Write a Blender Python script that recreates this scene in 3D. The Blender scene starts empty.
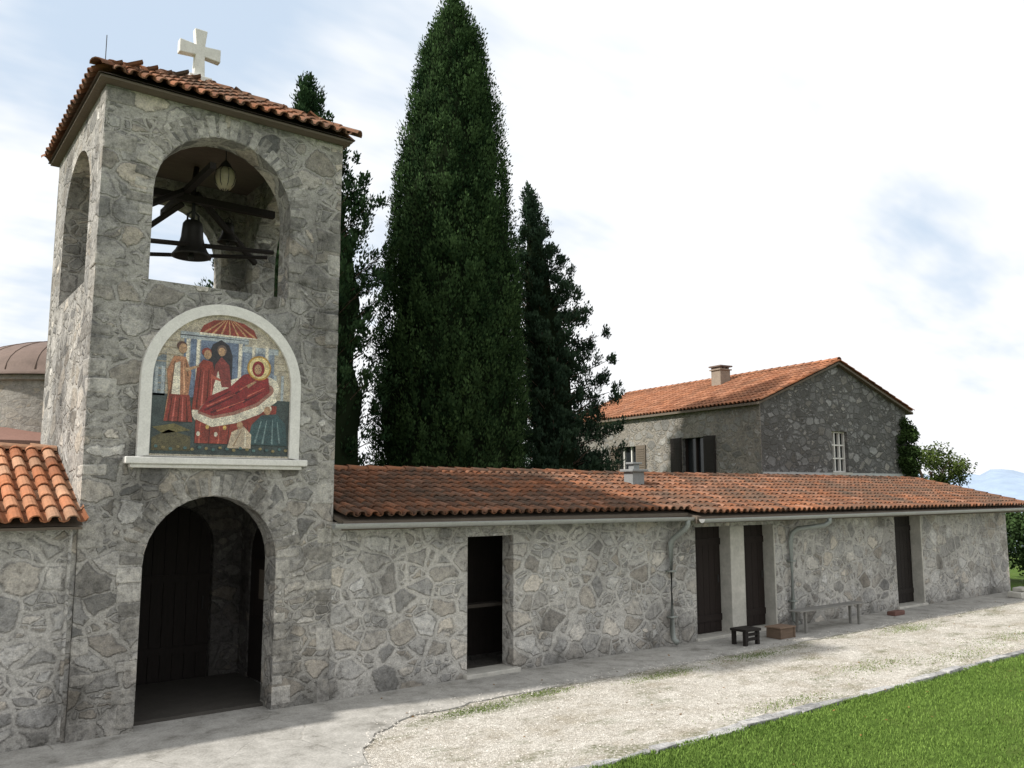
import bpy, math, random
import numpy as np
from mathutils import Vector, Matrix
from mathutils.geometry import tessellate_polygon
random.seed(7); rng=np.random.default_rng(11)
scn=bpy.context.scene
col=scn.collection
scn.view_settings.view_transform='Standard'; scn.view_settings.look='None'; scn.view_settings.exposure=0

# ------------------------------------------------------------------ node helpers
class NT:
    def __init__(s,name,world=False):
        if world:
            s.m=bpy.data.worlds.new(name)
        else:
            s.m=bpy.data.materials.new(name)
        s.m.use_nodes=True; s.t=s.m.node_tree; s.t.nodes.clear(); s.n=s.t.nodes
    def N(s,typ,**k):
        n=s.n.new(typ)
        for a,b in k.items(): setattr(n,a,b)
        return n
    def L(s,a,b): s.t.links.new(a,b)
    def put(s,inp,val):
        if hasattr(val,'is_linked') or isinstance(val,bpy.types.NodeSocket): s.L(val,inp)
        else: inp.default_value=val
    def coord(s,kind='Object'): return s.N('ShaderNodeTexCoord').outputs[kind]
    def mapping(s,v,scale=(1,1,1),loc=(0,0,0),rot=(0,0,0)):
        n=s.N('ShaderNodeMapping'); s.L(v,n.inputs[0]); n.inputs['Scale'].default_value=scale
        n.inputs['Location'].default_value=loc; n.inputs['Rotation'].default_value=rot
        return n.outputs[0]
    def noise(s,v,scale,detail=3,rough=.55,out='Fac',dist=0):
        n=s.N('ShaderNodeTexNoise'); s.L(v,n.inputs['Vector']); n.inputs['Scale'].default_value=scale
        n.inputs['Detail'].default_value=detail; n.inputs['Roughness'].default_value=rough
        n.inputs['Distortion'].default_value=dist
        return n.outputs[out]
    def voro(s,v,scale,feature='F1',out='Color',rand=1):
        n=s.N('ShaderNodeTexVoronoi',feature=feature); s.L(v,n.inputs['Vector']); n.inputs['Scale'].default_value=scale
        n.inputs['Randomness'].default_value=rand
        return n.outputs[out]
    def rng(s,v,a,b,c=0,d=1,smooth=False):
        n=s.N('ShaderNodeMapRange'); s.L(v,n.inputs[0])
        if smooth: n.interpolation_type='SMOOTHSTEP'
        for i,x in enumerate((a,b,c,d)): n.inputs[i+1].default_value=x
        return n.outputs[0]
    def math(s,op,a,b=0,clamp=False):
        n=s.N('ShaderNodeMath',operation=op,use_clamp=clamp); s.put(n.inputs[0],a); s.put(n.inputs[1],b); return n.outputs[0]
    def vmath(s,op,a,b,out=0):
        n=s.N('ShaderNodeVectorMath',operation=op); s.put(n.inputs[0],a)
        if op=='SCALE': s.put(n.inputs['Scale'],b)
        else: s.put(n.inputs[1],b)
        return n.outputs[out]
    def mix(s,f,a,b,mode='MIX'):
        n=s.N('ShaderNodeMix',data_type='RGBA',blend_type=mode); s.put(n.inputs[0],f)
        for i,x in ((6,a),(7,b)):
            if isinstance(x,tuple): n.inputs[i].default_value=(x[0],x[1],x[2],1)
            else: s.L(x,n.inputs[i])
        return n.outputs[2]
    def ramp(s,f,stops,const=False):
        n=s.N('ShaderNodeValToRGB'); s.L(f,n.inputs[0]); cr=n.color_ramp
        if const: cr.interpolation='CONSTANT'
        while len(cr.elements)<len(stops): cr.elements.new(.5)
        for e,(p,c) in zip(cr.elements,stops): e.position=p; e.color=(c[0],c[1],c[2],1)
        return n.outputs[0]
    def sep(s,v):
        n=s.N('ShaderNodeSeparateXYZ'); s.L(v,n.inputs[0]); return n.outputs
    def attr(s,name='tint'):
        n=s.N('ShaderNodeAttribute',attribute_name=name); return n.outputs['Color']
    def bump(s,h,dist=.02,strength=1.0,prev=None):
        n=s.N('ShaderNodeBump'); s.L(h,n.inputs['Height']); n.inputs['Distance'].default_value=dist; n.inputs['Strength'].default_value=strength
        if prev is not None: s.L(prev,n.inputs['Normal'])
        return n.outputs[0]
    def diffuse(s,color):
        b=s.N('ShaderNodeBsdfDiffuse'); s.L(color,b.inputs[0]); o=s.N('ShaderNodeOutputMaterial'); s.L(b.outputs[0],o.inputs[0]); return s.m
    def out(s,color,rough=.9,normal=None,metal=0,spec=.3):
        b=s.N('ShaderNodeBsdfPrincipled')
        if isinstance(color,tuple): b.inputs['Base Color'].default_value=(*color,1)
        else: s.L(color,b.inputs['Base Color'])
        s.put(b.inputs['Roughness'],rough); b.inputs['Metallic'].default_value=metal
        b.inputs['Specular IOR Level'].default_value=spec
        if normal is not None: s.L(normal,b.inputs['Normal'])
        o=s.N('ShaderNodeOutputMaterial'); s.L(b.outputs[0],o.inputs[0]); return s.m

def stone_mat(name,stops,mortar,scale=3.2,stain=.5,width=.06,basez=.5,squash=1.35,groove=.5,smear=.14,crack=.6,bd=.04,wrp=.19):
    g=NT(name); co=g.coord()
    warp=g.noise(co,2.6,3,.55,'Color'); warp=g.vmath('SCALE',g.vmath('SUBTRACT',warp,(.5,.5,.5)),wrp)
    v=g.vmath('ADD',g.mapping(co,(1,1,squash)),warp)
    cr=g.sep(g.voro(v,scale)); ed=g.voro(v,scale,'DISTANCE_TO_EDGE','Distance')
    cell2=g.sep(g.voro(v,scale*1.9)); ed2=g.voro(v,scale*1.9,'DISTANCE_TO_EDGE','Distance')
    small=g.math('GREATER_THAN',cr[1],.58)
    def mixf(f,a,b):
        n=g.N('ShaderNodeMix',data_type='FLOAT'); g.L(f,n.inputs[0]); g.L(a,n.inputs[2]); g.L(b,n.inputs[3]); return n.outputs[0]
    edm=mixf(small,ed,g.math('MINIMUM',ed,ed2)); cid=mixf(small,cr[0],cell2[0]); cwarm=mixf(small,cr[2],cell2[2])
    fn=g.noise(co,14,4,.68); fn2=g.noise(co,55,2,.7)
    mw=g.noise(co,1.7,4,.65)
    e2=g.math('ADD',edm,g.math('MULTIPLY',g.math('SUBTRACT',fn,.5),.20))
    e2=g.math('SUBTRACT',e2,g.math('MULTIPLY',g.math('SUBTRACT',mw,.42),smear))
    mask=g.rng(e2,width*.3,width*1.35,0,1,True)
    stone=g.ramp(cid,stops)
    stone=g.mix(g.rng(cwarm,.5,1,0,.5),stone,g.mix(1,stone,(1.14,1.0,.82),'MULTIPLY'))
    stone=g.mix(.85,stone,g.ramp(fn,[(.28,(.5,.49,.475)),(.5,(1,1,1)),(.74,(1.35,1.32,1.26))]),'MULTIPLY')
    mort=g.mix(g.rng(fn,.3,.7),tuple(x*.74 for x in mortar),tuple(x*1.2 for x in mortar))
    c=g.mix(mask,mort,stone)
    ck=g.math('MULTIPLY',g.rng(g.math('ABSOLUTE',g.math('SUBTRACT',e2,width*.55)),0,width*.5,1,0),g.rng(fn,.40,.56,crack,.08))
    c=g.mix(ck,c,(.08,.075,.068))
    c=g.mix(.6,c,g.ramp(fn2,[(.3,(.62,.62,.62)),(.7,(1.3,1.3,1.3))]),'MULTIPLY')
    st=g.noise(g.mapping(co,(1,1,.38)),.95,5,.66)
    c=g.mix(stain,c,g.ramp(st,[(.36,(.42,.415,.41)),(.5,(.95,.95,.945)),(.68,(1.24,1.22,1.17))]),'MULTIPLY')
    c=g.mix(stain*.8,c,g.ramp(mw,[(.34,(.5,.5,.5)),(.46,(1,1,1))]),'MULTIPLY')
    c=g.mix(1,c,(.97,.985,1.025),'MULTIPLY')
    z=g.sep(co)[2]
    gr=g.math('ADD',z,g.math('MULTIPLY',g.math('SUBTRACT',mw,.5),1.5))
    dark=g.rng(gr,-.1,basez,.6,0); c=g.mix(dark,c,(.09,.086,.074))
    hgt=g.math('ADD',g.math('MULTIPLY',mask,groove),g.math('MULTIPLY',fn,.9))
    hgt=g.math('ADD',hgt,g.math('MULTIPLY',cid,.3))
    return g.out(c,.93,g.bump(hgt,bd,1),spec=.12)

wall_stops=[(0,(.25,.243,.228)),(.25,(.48,.462,.425)),(.5,(.36,.35,.33)),(.7,(.62,.60,.555)),(.85,(.28,.272,.255)),(1,(.70,.68,.635))]
tower_stops=[(0,(.16,.157,.147)),(.3,(.36,.345,.315)),(.5,(.26,.252,.236)),(.72,(.50,.475,.43)),(.88,(.19,.185,.172)),(1,(.64,.615,.565))]
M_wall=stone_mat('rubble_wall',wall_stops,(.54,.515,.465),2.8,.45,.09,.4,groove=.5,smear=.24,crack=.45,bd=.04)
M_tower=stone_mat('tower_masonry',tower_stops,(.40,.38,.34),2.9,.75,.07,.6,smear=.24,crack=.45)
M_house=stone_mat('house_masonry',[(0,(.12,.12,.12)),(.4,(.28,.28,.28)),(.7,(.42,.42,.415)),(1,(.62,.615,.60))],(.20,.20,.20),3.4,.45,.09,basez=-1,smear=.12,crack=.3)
M_inner=stone_mat('shaded_interior_masonry',[(0,(.08,.075,.07)),(.5,(.13,.12,.11)),(1,(.20,.19,.17))],(.13,.12,.11),3.0,.6,.06)  # interior shade is put into these dark stone tones

def tint_stone(name='dressed_stone',b=1.0):
    g=NT(name); co=g.coord(); fn=g.noise(co,14,4,.68); f2=g.noise(co,55,2,.7)
    c=g.mix(.9,g.attr(),g.ramp(fn,[(.28,(.45,.44,.43)),(.5,(1*b,1*b,1*b)),(.75,(1.35*b,1.32*b,1.26*b))]),'MULTIPLY')
    c=g.mix(.6,c,g.ramp(f2,[(.3,(.62,.62,.62)),(.7,(1.3,1.3,1.3))]),'MULTIPLY')
    st=g.noise(g.mapping(co,(1,1,.38)),.95,5,.66)
    c=g.mix(.8,c,g.ramp(st,[(.36,(.42,.415,.41)),(.5,(.95,.95,.945)),(.68,(1.2,1.18,1.13))]),'MULTIPLY')
    c=g.mix(.8,c,g.ramp(g.noise(co,1.7,4,.65),[(.34,(.5,.5,.5)),(.46,(1,1,1))]),'MULTIPLY')
    return g.out(c,.92,g.bump(fn,.03,.9),spec=.12)
M_dress=tint_stone()

def plain(name,c,rough=.8,var=.35,scale=8,bump=.006,metal=0,spec=.3,stretch=(1,1,1)):
    g=NT(name); co=g.mapping(g.coord(),stretch); n=g.noise(co,scale,4,.65); n2=g.noise(co,scale*6,2,.6)
    cc=g.mix(n,tuple(x*(1-var) for x in c),tuple(x*(1+var) for x in c))
    cc=g.mix(.4,cc,g.ramp(n2,[(.3,(.75,.75,.75)),(.7,(1.15,1.15,1.15))]),'MULTIPLY')
    return g.out(cc,rough,g.bump(g.math('ADD',n,n2),bump,.7),metal,spec)
M_plaster=plain('lime_plaster',(.46,.445,.40),.9,.45,3)
M_benchst=plain('weathered_bench_stone',(.21,.205,.19),.9,.5,6)
M_white=plain('white_stone',(.70,.685,.645),.8,.18,9,.004)
M_wood=plain('dark_wood',(.018,.014,.012),.75,.5,5,.006,stretch=(6,6,.6))
M_wood2=plain('brown_wood',(.018,.012,.010),.8,.5,5,.006,stretch=(6,6,.6))
M_oldwood=plain('grey_wood',(.14,.115,.09),.85,.4,6,.006,stretch=(1,8,8))
M_zinc=plain('zinc',(.38,.39,.38),.5,.2,7,.002,.4,.5)
M_vent=plain('vent_metal',(.24,.25,.25),.6,.35,9,.003,.1,.4)
M_zinc2=plain('painted_pipe',(.26,.28,.26),.5,.2,7,.002,.2,.5)
M_bronze=plain('bronze',(.03,.028,.024),.5,.3,14,.003,.6,.5)
M_iron=plain('iron',(.03,.03,.03),.6,.3)
M_cream=plain('cream_glass',(.33,.295,.20),.35,.25,12,.002)
M_glass=plain('window_glass',(.02,.023,.026),.15,.3,1,.001,0,.5)
M_brownroof=plain('copper_roof',(.16,.115,.095),.75,.3,4,.006)
M_redroof=plain('red_sheet_roof',(.24,.135,.105),.8,.2,5,.01)
M_chim=plain('chimney_render',(.27,.22,.175),.9,.35,6)
M_stuccod=stone_mat('drum_masonry',[(0,(.50,.465,.40)),(.5,(.58,.545,.47)),(1,(.66,.625,.55))],(.58,.545,.48),3.5,.25,.05,basez=-1,squash=2,crack=.15,groove=.2,bd=.015)

def tile_mat(name,lich=.5,lo=.56,hi=.80,dark=(.085,.07,.055)):
    g=NT(name); co=g.coord()
    n=g.noise(co,9,4,.7); n2=g.noise(co,.9,4,.65); n3=g.noise(co,40,2,.7)
    c=g.mix(.7,g.attr(),g.ramp(n,[(.3,(.6,.58,.56)),(.55,(1,1,1)),(.8,(1.2,1.2,1.2))]),'MULTIPLY')
    m=g.math('MULTIPLY',g.rng(g.math('ADD',g.math('MULTIPLY',n,.6),g.math('MULTIPLY',n2,.65)),lo,hi),lich)
    c=g.mix(m,c,dark)
    c=g.mix(.4,c,g.ramp(n3,[(.3,(.7,.7,.7)),(.7,(1.2,1.2,1.2))]),'MULTIPLY')
    return g.out(c,.95,g.bump(g.math('ADD',n,n3),.008,.6),spec=.06)
M_tile=tile_mat('clay_tile',.85,.50,.74); M_tile2=tile_mat('clay_tile_clean',.5,.56,.78)

# ------------------------------------------------------------------ mesh builder
class MB:
    def __init__(s): s.v=[];s.f=[];s.m=[];s.c=[]
    def add(s,vs,fs,mat=0,tint=(1,1,1)):
        o=len(s.v); s.v+= [tuple(p) for p in vs]; s.f+=[tuple(i+o for i in f) for f in fs]
        s.m+=[mat]*len(fs); s.c+=[tint]*len(vs)
    def box(s,x0,x1,y0,y1,z0,z1,mat=0,tint=(1,1,1),T=None,j=0):
        vs=[(x,y,z) for z in (z0,z1) for y in (y0,y1) for x in (x0,x1)]
        if j: vs=[tuple(q+random.uniform(-j,j) for q in p) for p in vs]
        if T: vs=[T(*p) for p in vs]
        s.add(vs,[(0,2,3,1),(4,5,7,6),(0,1,5,4),(2,6,7,3),(0,4,6,2),(1,3,7,5)],mat,tint)
    def prism(s,pts,k0,k1,fn,mat=0,tint=(1,1,1)):
        n=len(pts); vs=[fn(a,b,k0) for a,b in pts]+[fn(a,b,k1) for a,b in pts]
        fs=[tuple(range(n)),tuple(range(2*n-1,n-1,-1))]+[(i,i+n,(i+1)%n+n,(i+1)%n) for i in range(n)]
        s.add(vs,fs,mat,tint)
    def slab(s,outline,holes,k0,k1,fn,mat=0,tint=(1,1,1)):
        loops=[outline]+holes
        tri=tessellate_polygon([[Vector((a,b,0)) for a,b in l] for l in loops])
        pts=[p for l in loops for p in l]; n=len(pts)
        vs=[fn(a,b,k0) for a,b in pts]+[fn(a,b,k1) for a,b in pts]
        fs=[tuple(t) for t in tri]+[(t[2]+n,t[1]+n,t[0]+n) for t in tri]
        o=0
        for l in loops:
            for i in range(len(l)):
                a=o+i;b=o+(i+1)%len(l); fs.append((a,b,b+n,a+n))
            o+=len(l)
        s.add(vs,fs,mat,tint)
    def tube(s,path,r,n=8,mat=0,tint=(1,1,1),cap=True,r2=None):
        P=[Vector(p) for p in path]; rings=[]
        for i,p in enumerate(P):
            d=(P[min(i+1,len(P)-1)]-P[max(i-1,0)]).normalized()
            a=d.cross(Vector((0,0,1)));
            if a.length<1e-3: a=d.cross(Vector((0,1,0)))
            a.normalize(); b=d.cross(a)
            rr=r if r2 is None else r+(r2-r)*i/(len(P)-1)
            rings.append([p+a*math.cos(2*math.pi*k/n)*rr+b*math.sin(2*math.pi*k/n)*rr for k in range(n)])
        vs=[q for R in rings for q in R]; fs=[]
        for i in range(len(P)-1):
            for k in range(n): fs.append((i*n+k,i*n+(k+1)%n,(i+1)*n+(k+1)%n,(i+1)*n+k))
        if cap: fs.append(tuple(range(n))[::-1]); fs.append(tuple((len(P)-1)*n+k for k in range(n)))
        s.add(vs,fs,mat,tint)
    def lathe(s,prof,cx,cy,n=32,mat=0,tint=(1,1,1)):
        vs=[(cx+r*math.cos(2*math.pi*k/n),cy+r*math.sin(2*math.pi*k/n),z) for r,z in prof for k in range(n)]
        fs=[(i*n+k,i*n+(k+1)%n,(i+1)*n+(k+1)%n,(i+1)*n+k) for i in range(len(prof)-1) for k in range(n)]
        s.add(vs,fs,mat,tint)
    def build(s,name,mats,parent=None,smooth=False,bevel=0,recalc=True,**props):
        me=bpy.data.meshes.new(name); me.from_pydata(s.v,[],s.f)
        for m in (mats if isinstance(mats,list) else [mats]): me.materials.append(m)
        me.polygons.foreach_set('material_index',s.m)
        at=me.color_attributes.new('tint','FLOAT_COLOR','POINT')
        at.data.foreach_set('color',np.array([(*c,1) for c in s.c],dtype=np.float32).ravel())
        if smooth: me.polygons.foreach_set('use_smooth',[True]*len(me.polygons))
        me.update()
        if recalc:
            import bmesh
            bm=bmesh.new(); bm.from_mesh(me); bmesh.ops.recalc_face_normals(bm,faces=bm.faces); bm.to_mesh(me); bm.free()
        o=bpy.data.objects.new(name,me); col.objects.link(o)
        if bevel:
            b=o.modifiers.new('b','BEVEL'); b.width=bevel; b.segments=2; b.limit_method='ANGLE'
        if parent is not None:
            o.parent=parent
            if parent.type=='EMPTY': o.matrix_parent_inverse=Matrix.Translation(parent.location).inverted()
        for k,vv in props.items(): o[k]=vv
        return o
def thing(name,loc,label,category,group=None):
    e=bpy.data.objects.new(name,None); e.location=loc; e.empty_display_size=.2; col.objects.link(e)
    e['label']=label; e['category']=category
    if group: e['group']=group
    return e

FX=lambda a,b,k:(a,k,b)
FY=lambda a,b,k:(k,a,b)
def archpts(x0,x1,spring,n=16,flat=1.0):
    r=(x1-x0)/2;cx=(x0+x1)/2
    return [(cx-r*math.cos(math.pi*i/n),spring+r*flat*math.sin(math.pi*i/n)) for i in range(n+1)]
def notch_outline(x0,x1,z0,z1,notches,top=None):
    o=[(x0,z0)]
    for a,b,pts in notches: o+= [(a,z0)]+pts+[(b,z0)]
    o.append((x1,z0))
    o+= top if top else [(x1,z1),(x0,z1)]
    return o

# ------------------------------------------------------------------ roof tiles
def tilecol(pal):
    c=random.choice(pal); k=random.uniform(.78,1.18); return tuple(min(.8,x*k) for x in c)
PAL_OLD=[(.29,.118,.060),(.24,.098,.050),(.35,.15,.08),(.20,.088,.05),(.30,.135,.078),(.16,.082,.055),(.33,.17,.11)]
PAL_MID=[(.33,.138,.07),(.27,.11,.058),(.38,.17,.092),(.23,.098,.054),(.36,.18,.11)]
PAL_NEW=[(.45,.195,.105),(.39,.16,.082),(.50,.25,.145),(.34,.14,.075),(.50,.29,.185)]
PAL_HS=[(.38,.172,.096),(.35,.152,.084),(.42,.20,.12),(.31,.135,.078)]
def half_tile(mb,p,u,s,n,L,r0,r1,tint,up=True,lift=.02,seg=6):
    vs=[];
    sg=1 if up else -1
    for (t,r,h) in ((0,r0,lift),(L,r1,0)):
        for k in range(seg+1):
            th=math.pi*k/seg
            vs.append(p+s*t+u*(r*math.cos(th))+n*(h+sg*r*.85*math.sin(th)))
    fs=[(k,k+1,seg+2+k,seg+1+k) for k in range(seg)]
    o=len(vs); q=.014
    for k in range(seg+1):
        th=math.pi*k/seg; vs.append(p+u*((r0-q)*math.cos(th))+n*(lift+sg*(r0*.85-q)*math.sin(th)))
    fs+=[(k,o+k,o+k+1,k+1) for k in range(seg)]
    mb.add(vs,fs,0,tint)
def tile_field(mb,o,u,s,ulen,slen,pal,pitch=.2,row=.34,inside=None,jj=1.0):
    o=Vector(o);u=Vector(u).normalized();s=Vector(s).normalized();n=u.cross(s).normalized()
    if n.z<0: n=-n
    nc=int(ulen/pitch); pitch=ulen/nc; nr=max(1,int(math.ceil(slen/row)))
    for i in range(nc):
        for j in range(nr):
            uu=(i+.5)*pitch; ss=j*row
            L=min(row*1.25,slen-ss+.02)
            if inside and not inside(uu,ss+row*.5): continue
            jit=random.uniform(-.006,.006)*jj
            s2=(s+u*random.uniform(-.014,.014)*jj).normalized()
            half_tile(mb,o+u*(uu+jit)+s*(ss+random.uniform(-.016,.012)*jj)+n*.028,u,s2,n,L,pitch*.40,pitch*.33,tilecol(pal),True,.016+random.uniform(0,.005)*jj)
            half_tile(mb,o+u*(uu+pitch*.5)+s*(ss-.0)+n*.058,u,s,n,L,pitch*.34,pitch*.30,tuple(x*.7 for x in tilecol(pal)),False,.014,4)
def ridge_tiles(mb,a,b,pal,r=.11,step=.36):
    a=Vector(a);b=Vector(b);d=(b-a);L=d.length;d.normalize();u=d.cross(Vector((0,0,1))).normalized();n=u.cross(d).normalized()
    if n.z<0:n=-n
    k=0
    while k*step<L-.1:
        half_tile(mb,a+d*(k*step)+n*random.uniform(0,.006),u,d,n,min(step*1.15,L-k*step),r,r*.88,tilecol(pal),True,.016); k+=1

# ------------------------------------------------------------------ BELL TOWER
TX0,TX1,TY0,TY1=1.86,4.88,10.38,13.5; TT=.36
tower=thing('bell_tower',(3.39,10.4,0),'square rubble stone bell tower with arched entrance and open belfry','bell tower')
mb=MB()
SP=1.84; portal=archpts(2.54,4.12,SP)
BZ=5.18; bel=archpts(2.44,4.16,6.27)
belhole=[(2.44,BZ)]+bel+[(4.16,BZ)]
sidea=archpts(11.0,12.75,6.2); sideh=[(11.0,BZ)]+sidea+[(12.75,BZ)]
ZT=7.44
mb.slab(notch_outline(TX0,TX1,-.1,ZT,[(2.54,4.12,portal)]),[belhole],TY0,TY0+TT,FX)
mb.slab([(TX0,-.1),(TX1,-.1),(TX1,ZT),(TX0,ZT)],[belhole],TY1-TT,TY1,FX)
mb.slab([(TY0+TT,-.1),(TY1-TT,-.1),(TY1-TT,ZT),(TY0+TT,ZT)],[sideh],TX0,TX0+TT,FY)
mb.slab([(TY0+TT,-.1),(TY1-TT,-.1),(TY1-TT,ZT),(TY0+TT,ZT)],[sideh],TX1-TT,TX1,FY)
mb.build('wall',M_tower,tower)
mb=MB(); mb.box(TX0+TT,TX1-TT,TY0+TT,TY1-TT,4.9,5.1); mb.build('belfry_floor',M_tower,tower)
def greys(): 
    k=random.choice([.24,.3,.36,.40,.34,.28,.44]); k*=random.uniform(.85,1.15); return (k,k*.965,k*.90)
def voussoir(x0,x1,spring,w,n,y,depth=.012):
    m=MB(); cx=(x0+x1)/2;r=(x1-x0)/2
    for i in range(n):
        a0=math.pi*i/n+.018; a1=math.pi*(i+1)/n-.018; ro=r+w*random.uniform(.7,1.15)
        q=[]
        for k in range(4): a=a0+(a1-a0)*k/3; q.append((cx-math.cos(a)*(r+.002),spring+math.sin(a)*(r+.002)))
        for k in range(3,-1,-1): a=a0+(a1-a0)*k/3; q.append((cx-math.cos(a)*ro,spring+math.sin(a)*ro))
        dd=depth*random.uniform(.3,1.2)
        m.prism(q,y-dd,y+.2,FX,0,greys())
    return m
def jambs(m,x0,x1,z0,z1,y):
    for sx,x in ((-1,x0),(1,x1)):
        z=z0
        while z<z1-.05:
            h=min(random.uniform(.12,.3),z1-z)
            w=random.uniform(.12,.34)
            a,b=(x-w,x) if sx<0 else (x,x+w)
            if random.random()<.65: m.box(a,b,y-.012*random.uniform(.4,1.2),y+.2,z+.01,z+h-.01,0,greys())
            z+=h
m=voussoir(2.54,4.12,SP,.30,21,TY0); jambs(m,2.538,4.122,0.06,SP,TY0)
m.build('portal_surround',M_dress,tower,bevel=.014)
m=voussoir(2.44,4.16,6.27,.25,22,TY0); jambs(m,2.438,4.162,BZ,6.27,TY0)
m.build('belfry_surround',M_dress,tower,bevel=.012)
for right in (0,1):
    m=MB(); z=0.0; i=0
    while z<ZT-.05:
        h=min(random.uniform(.14,.34),ZT-z)
        if random.random()<.45:
            l1=random.uniform(.15,.3) if (i+right)%2 else random.uniform(.25,.42)
            l2=random.uniform(.15,.4); e=.003+random.uniform(0,.006)
            if right: m.box(TX1-l1,TX1+e,TY0-e,TY0+l2,z+.012,z+h-.012,0,greys(),j=.010)
            else: m.box(TX0-e,TX0+l1,TY0-e,TY0+l2,z+.012,z+h-.012,0,greys(),j=.010)
        z+=h;i+=1
    m.build('quoin',M_dress,tower,bevel=.02)
# tower roof
EX0,EX1,EY0,EY1,EZ=1.70,5.01,10.15,13.70,7.49; AX,AY,AZ=(EX0+EX1)/2,(EY0+EY1)/2,8.50
m=MB()
m.box(EX0+.06,EX1-.06,EY0+.06,EY1-.06,7.445,7.475)
ap=(AX,AY,AZ-.03)
cs=[(EX0+.03,EY0+.03,7.478),(EX1-.03,EY0+.03,7.478),(EX1-.03,EY1-.03,7.478),(EX0+.03,EY1-.03,7.478)]
m.add(cs+[ap],[(0,1,4),(1,2,4),(2,3,4),(3,0,4)])
m.build('roof_deck',M_oldwood,tower)
m=MB()
corners=[Vector((EX0,EY0,EZ)),Vector((EX1,EY0,EZ)),Vector((EX1,EY1,EZ)),Vector((EX0,EY1,EZ))]; A=Vector((AX,AY,AZ))
for k in range(4):
    a=corners[k];b=corners[(k+1)%4]; u=(b-a); ul=u.length; mid=(a+b)/2; s=A-mid; sl=s.length
    tile_field(m,a,u,s,ul,sl,PAL_MID,.165,.30,inside=lambda uu,ss,ul=ul,sl=sl: abs(uu-ul/2)<=(1-ss/sl)*ul/2-.0,jj=.7)
for k in range(4): ridge_tiles(m,corners[k]+Vector((0,0,.035)),A+Vector((0,0,.035)),PAL_MID,.085,.3)
m.build('roof',M_tile,tower,recalc=False,smooth=False)
# cross
m=MB()
cx,cy=AX-.03,AY
m.box(cx-.16,cx+.16,cy-.14,cy+.14,8.4,8.58)
m.prism([(cx-.08,8.58),(cx+.08,8.58),(cx+.065,8.91),(cx+.29,8.89),(cx+.29,9.09),(cx+.065,9.07),(cx+.09,9.31),(cx-.09,9.31),(cx-.065,9.07),(cx-.29,9.09),(cx-.29,8.89),(cx-.065,8.91)],cy-.06,cy+.06,FX)
m.build('cross',M_white,tower,bevel=.012,label='white stone cross on the roof apex')
m=MB(); m.tube([(1.85,10.5,7.5),(1.85,10.5,8.1)],.005,6); m.tube([(1.72,10.3,7.6),(1.95,10.5,7.8),(2.2,11,8.0)],.004,5); m.build('lightning_rod',M_iron,tower)
# beams in belfry
m=MB()
m.tube([(2.2,11.7,5.98),(4.54,11.95,6.22)],.035,6); m.tube([(2.2,12.3,5.9),(4.54,12.2,6.2)],.03,6)
m.box(2.21,4.53,11.9,12.0,6.74,6.84); 
m.tube([(2.2,11.3,6.12),(3.3,12.0,6.95)],.05,6); m.tube([(4.54,12.7,6.22),(3.4,12.0,6.9)],.05,6)
m.tube([(2.5,12.9,6.1),(3.25,12.1,6.75)],.04,6)
m.tube([(3.35,12,6.9),(3.5,12.4,7.44)],.04,6)
m.box(3.2,3.28,10.75,13.13,6.845,6.93)
m.build('beam',M_wood,tower)
def mkbell(bx,by,b0,sc,lab):
    bell=thing('church_bell',(bx,by,b0),lab,'bell')
    m=MB()
    pr=[(.0,.62),(.06,.62),(.12,.60),(.155,.55),(.165,.45),(.175,.32),(.205,.2),(.25,.1),(.30,.03),(.315,0),(.29,.0),(.24,.08),(.19,.2),(.155,.34),(.145,.5),(.1,.56),(0,.57)]
    m.lathe([(r*sc,b0+z*sc) for r,z in pr],bx,by,36); m.build('bell_body',M_bronze,bell,smooth=True)
    m=MB(); m.tube([(bx,by,b0+.60*sc),(bx,by,6.75)],.03*sc,8); m.tube([(bx-.09*sc,by,b0+.58*sc),(bx-.09*sc,by,b0+.7*sc),(bx,by,b0+.78*sc),(bx+.09*sc,by,b0+.7*sc),(bx+.09*sc,by,b0+.58*sc)],.02*sc,8); m.build('hanger',M_iron,bell,smooth=True)
    m=MB(); m.tube([(bx,by,b0+.5*sc),(bx,by,b0+.02)],.012,8); m.lathe([(0,b0-.07*sc),(.04*sc,b0-.05*sc),(.055*sc,b0),(.04*sc,b0+.05*sc),(0,b0+.07*sc)],bx,by,16); m.build('clapper',M_iron,bell,smooth=True)
mkbell(3.36,11.96,5.96,.86,'dark bronze bell hanging from beams in the belfry')
mkbell(4.02,12.45,6.40,.5,'smaller dark bell hanging behind the large bell')
lan=thing('hanging_lantern',(3.53,11.15,6.86),'dull cream glass lantern with metal bands hanging in the belfry','lantern')
lx,ly,lz=3.53,11.15,6.90
m=MB(); m.lathe([(0,lz-.17),(.07,lz-.155),(.12,lz-.09),(.14,lz),(.125,lz+.09),(.07,lz+.15),(0,lz+.16)],lx,ly,20); m.build('globe',M_cream,lan,smooth=True)
m=MB()
for k in range(8):
    a=k*math.pi/4
    m.tube([(lx+r*math.cos(a),ly+r*math.sin(a),lz+z) for r,z in ((.03,-.18),(.125,-.09),(.145,0),(.13,.09),(.03,.18))],.005,5)
m.lathe([(.02,lz+.25),(.06,lz+.20),(.09,lz+.14),(.0,lz+.14)],lx,ly,16); m.tube([(lx,ly,lz+.2),(lx,ly,7.44)],.008,6)
m.build('cage',M_iron,lan)
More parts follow.
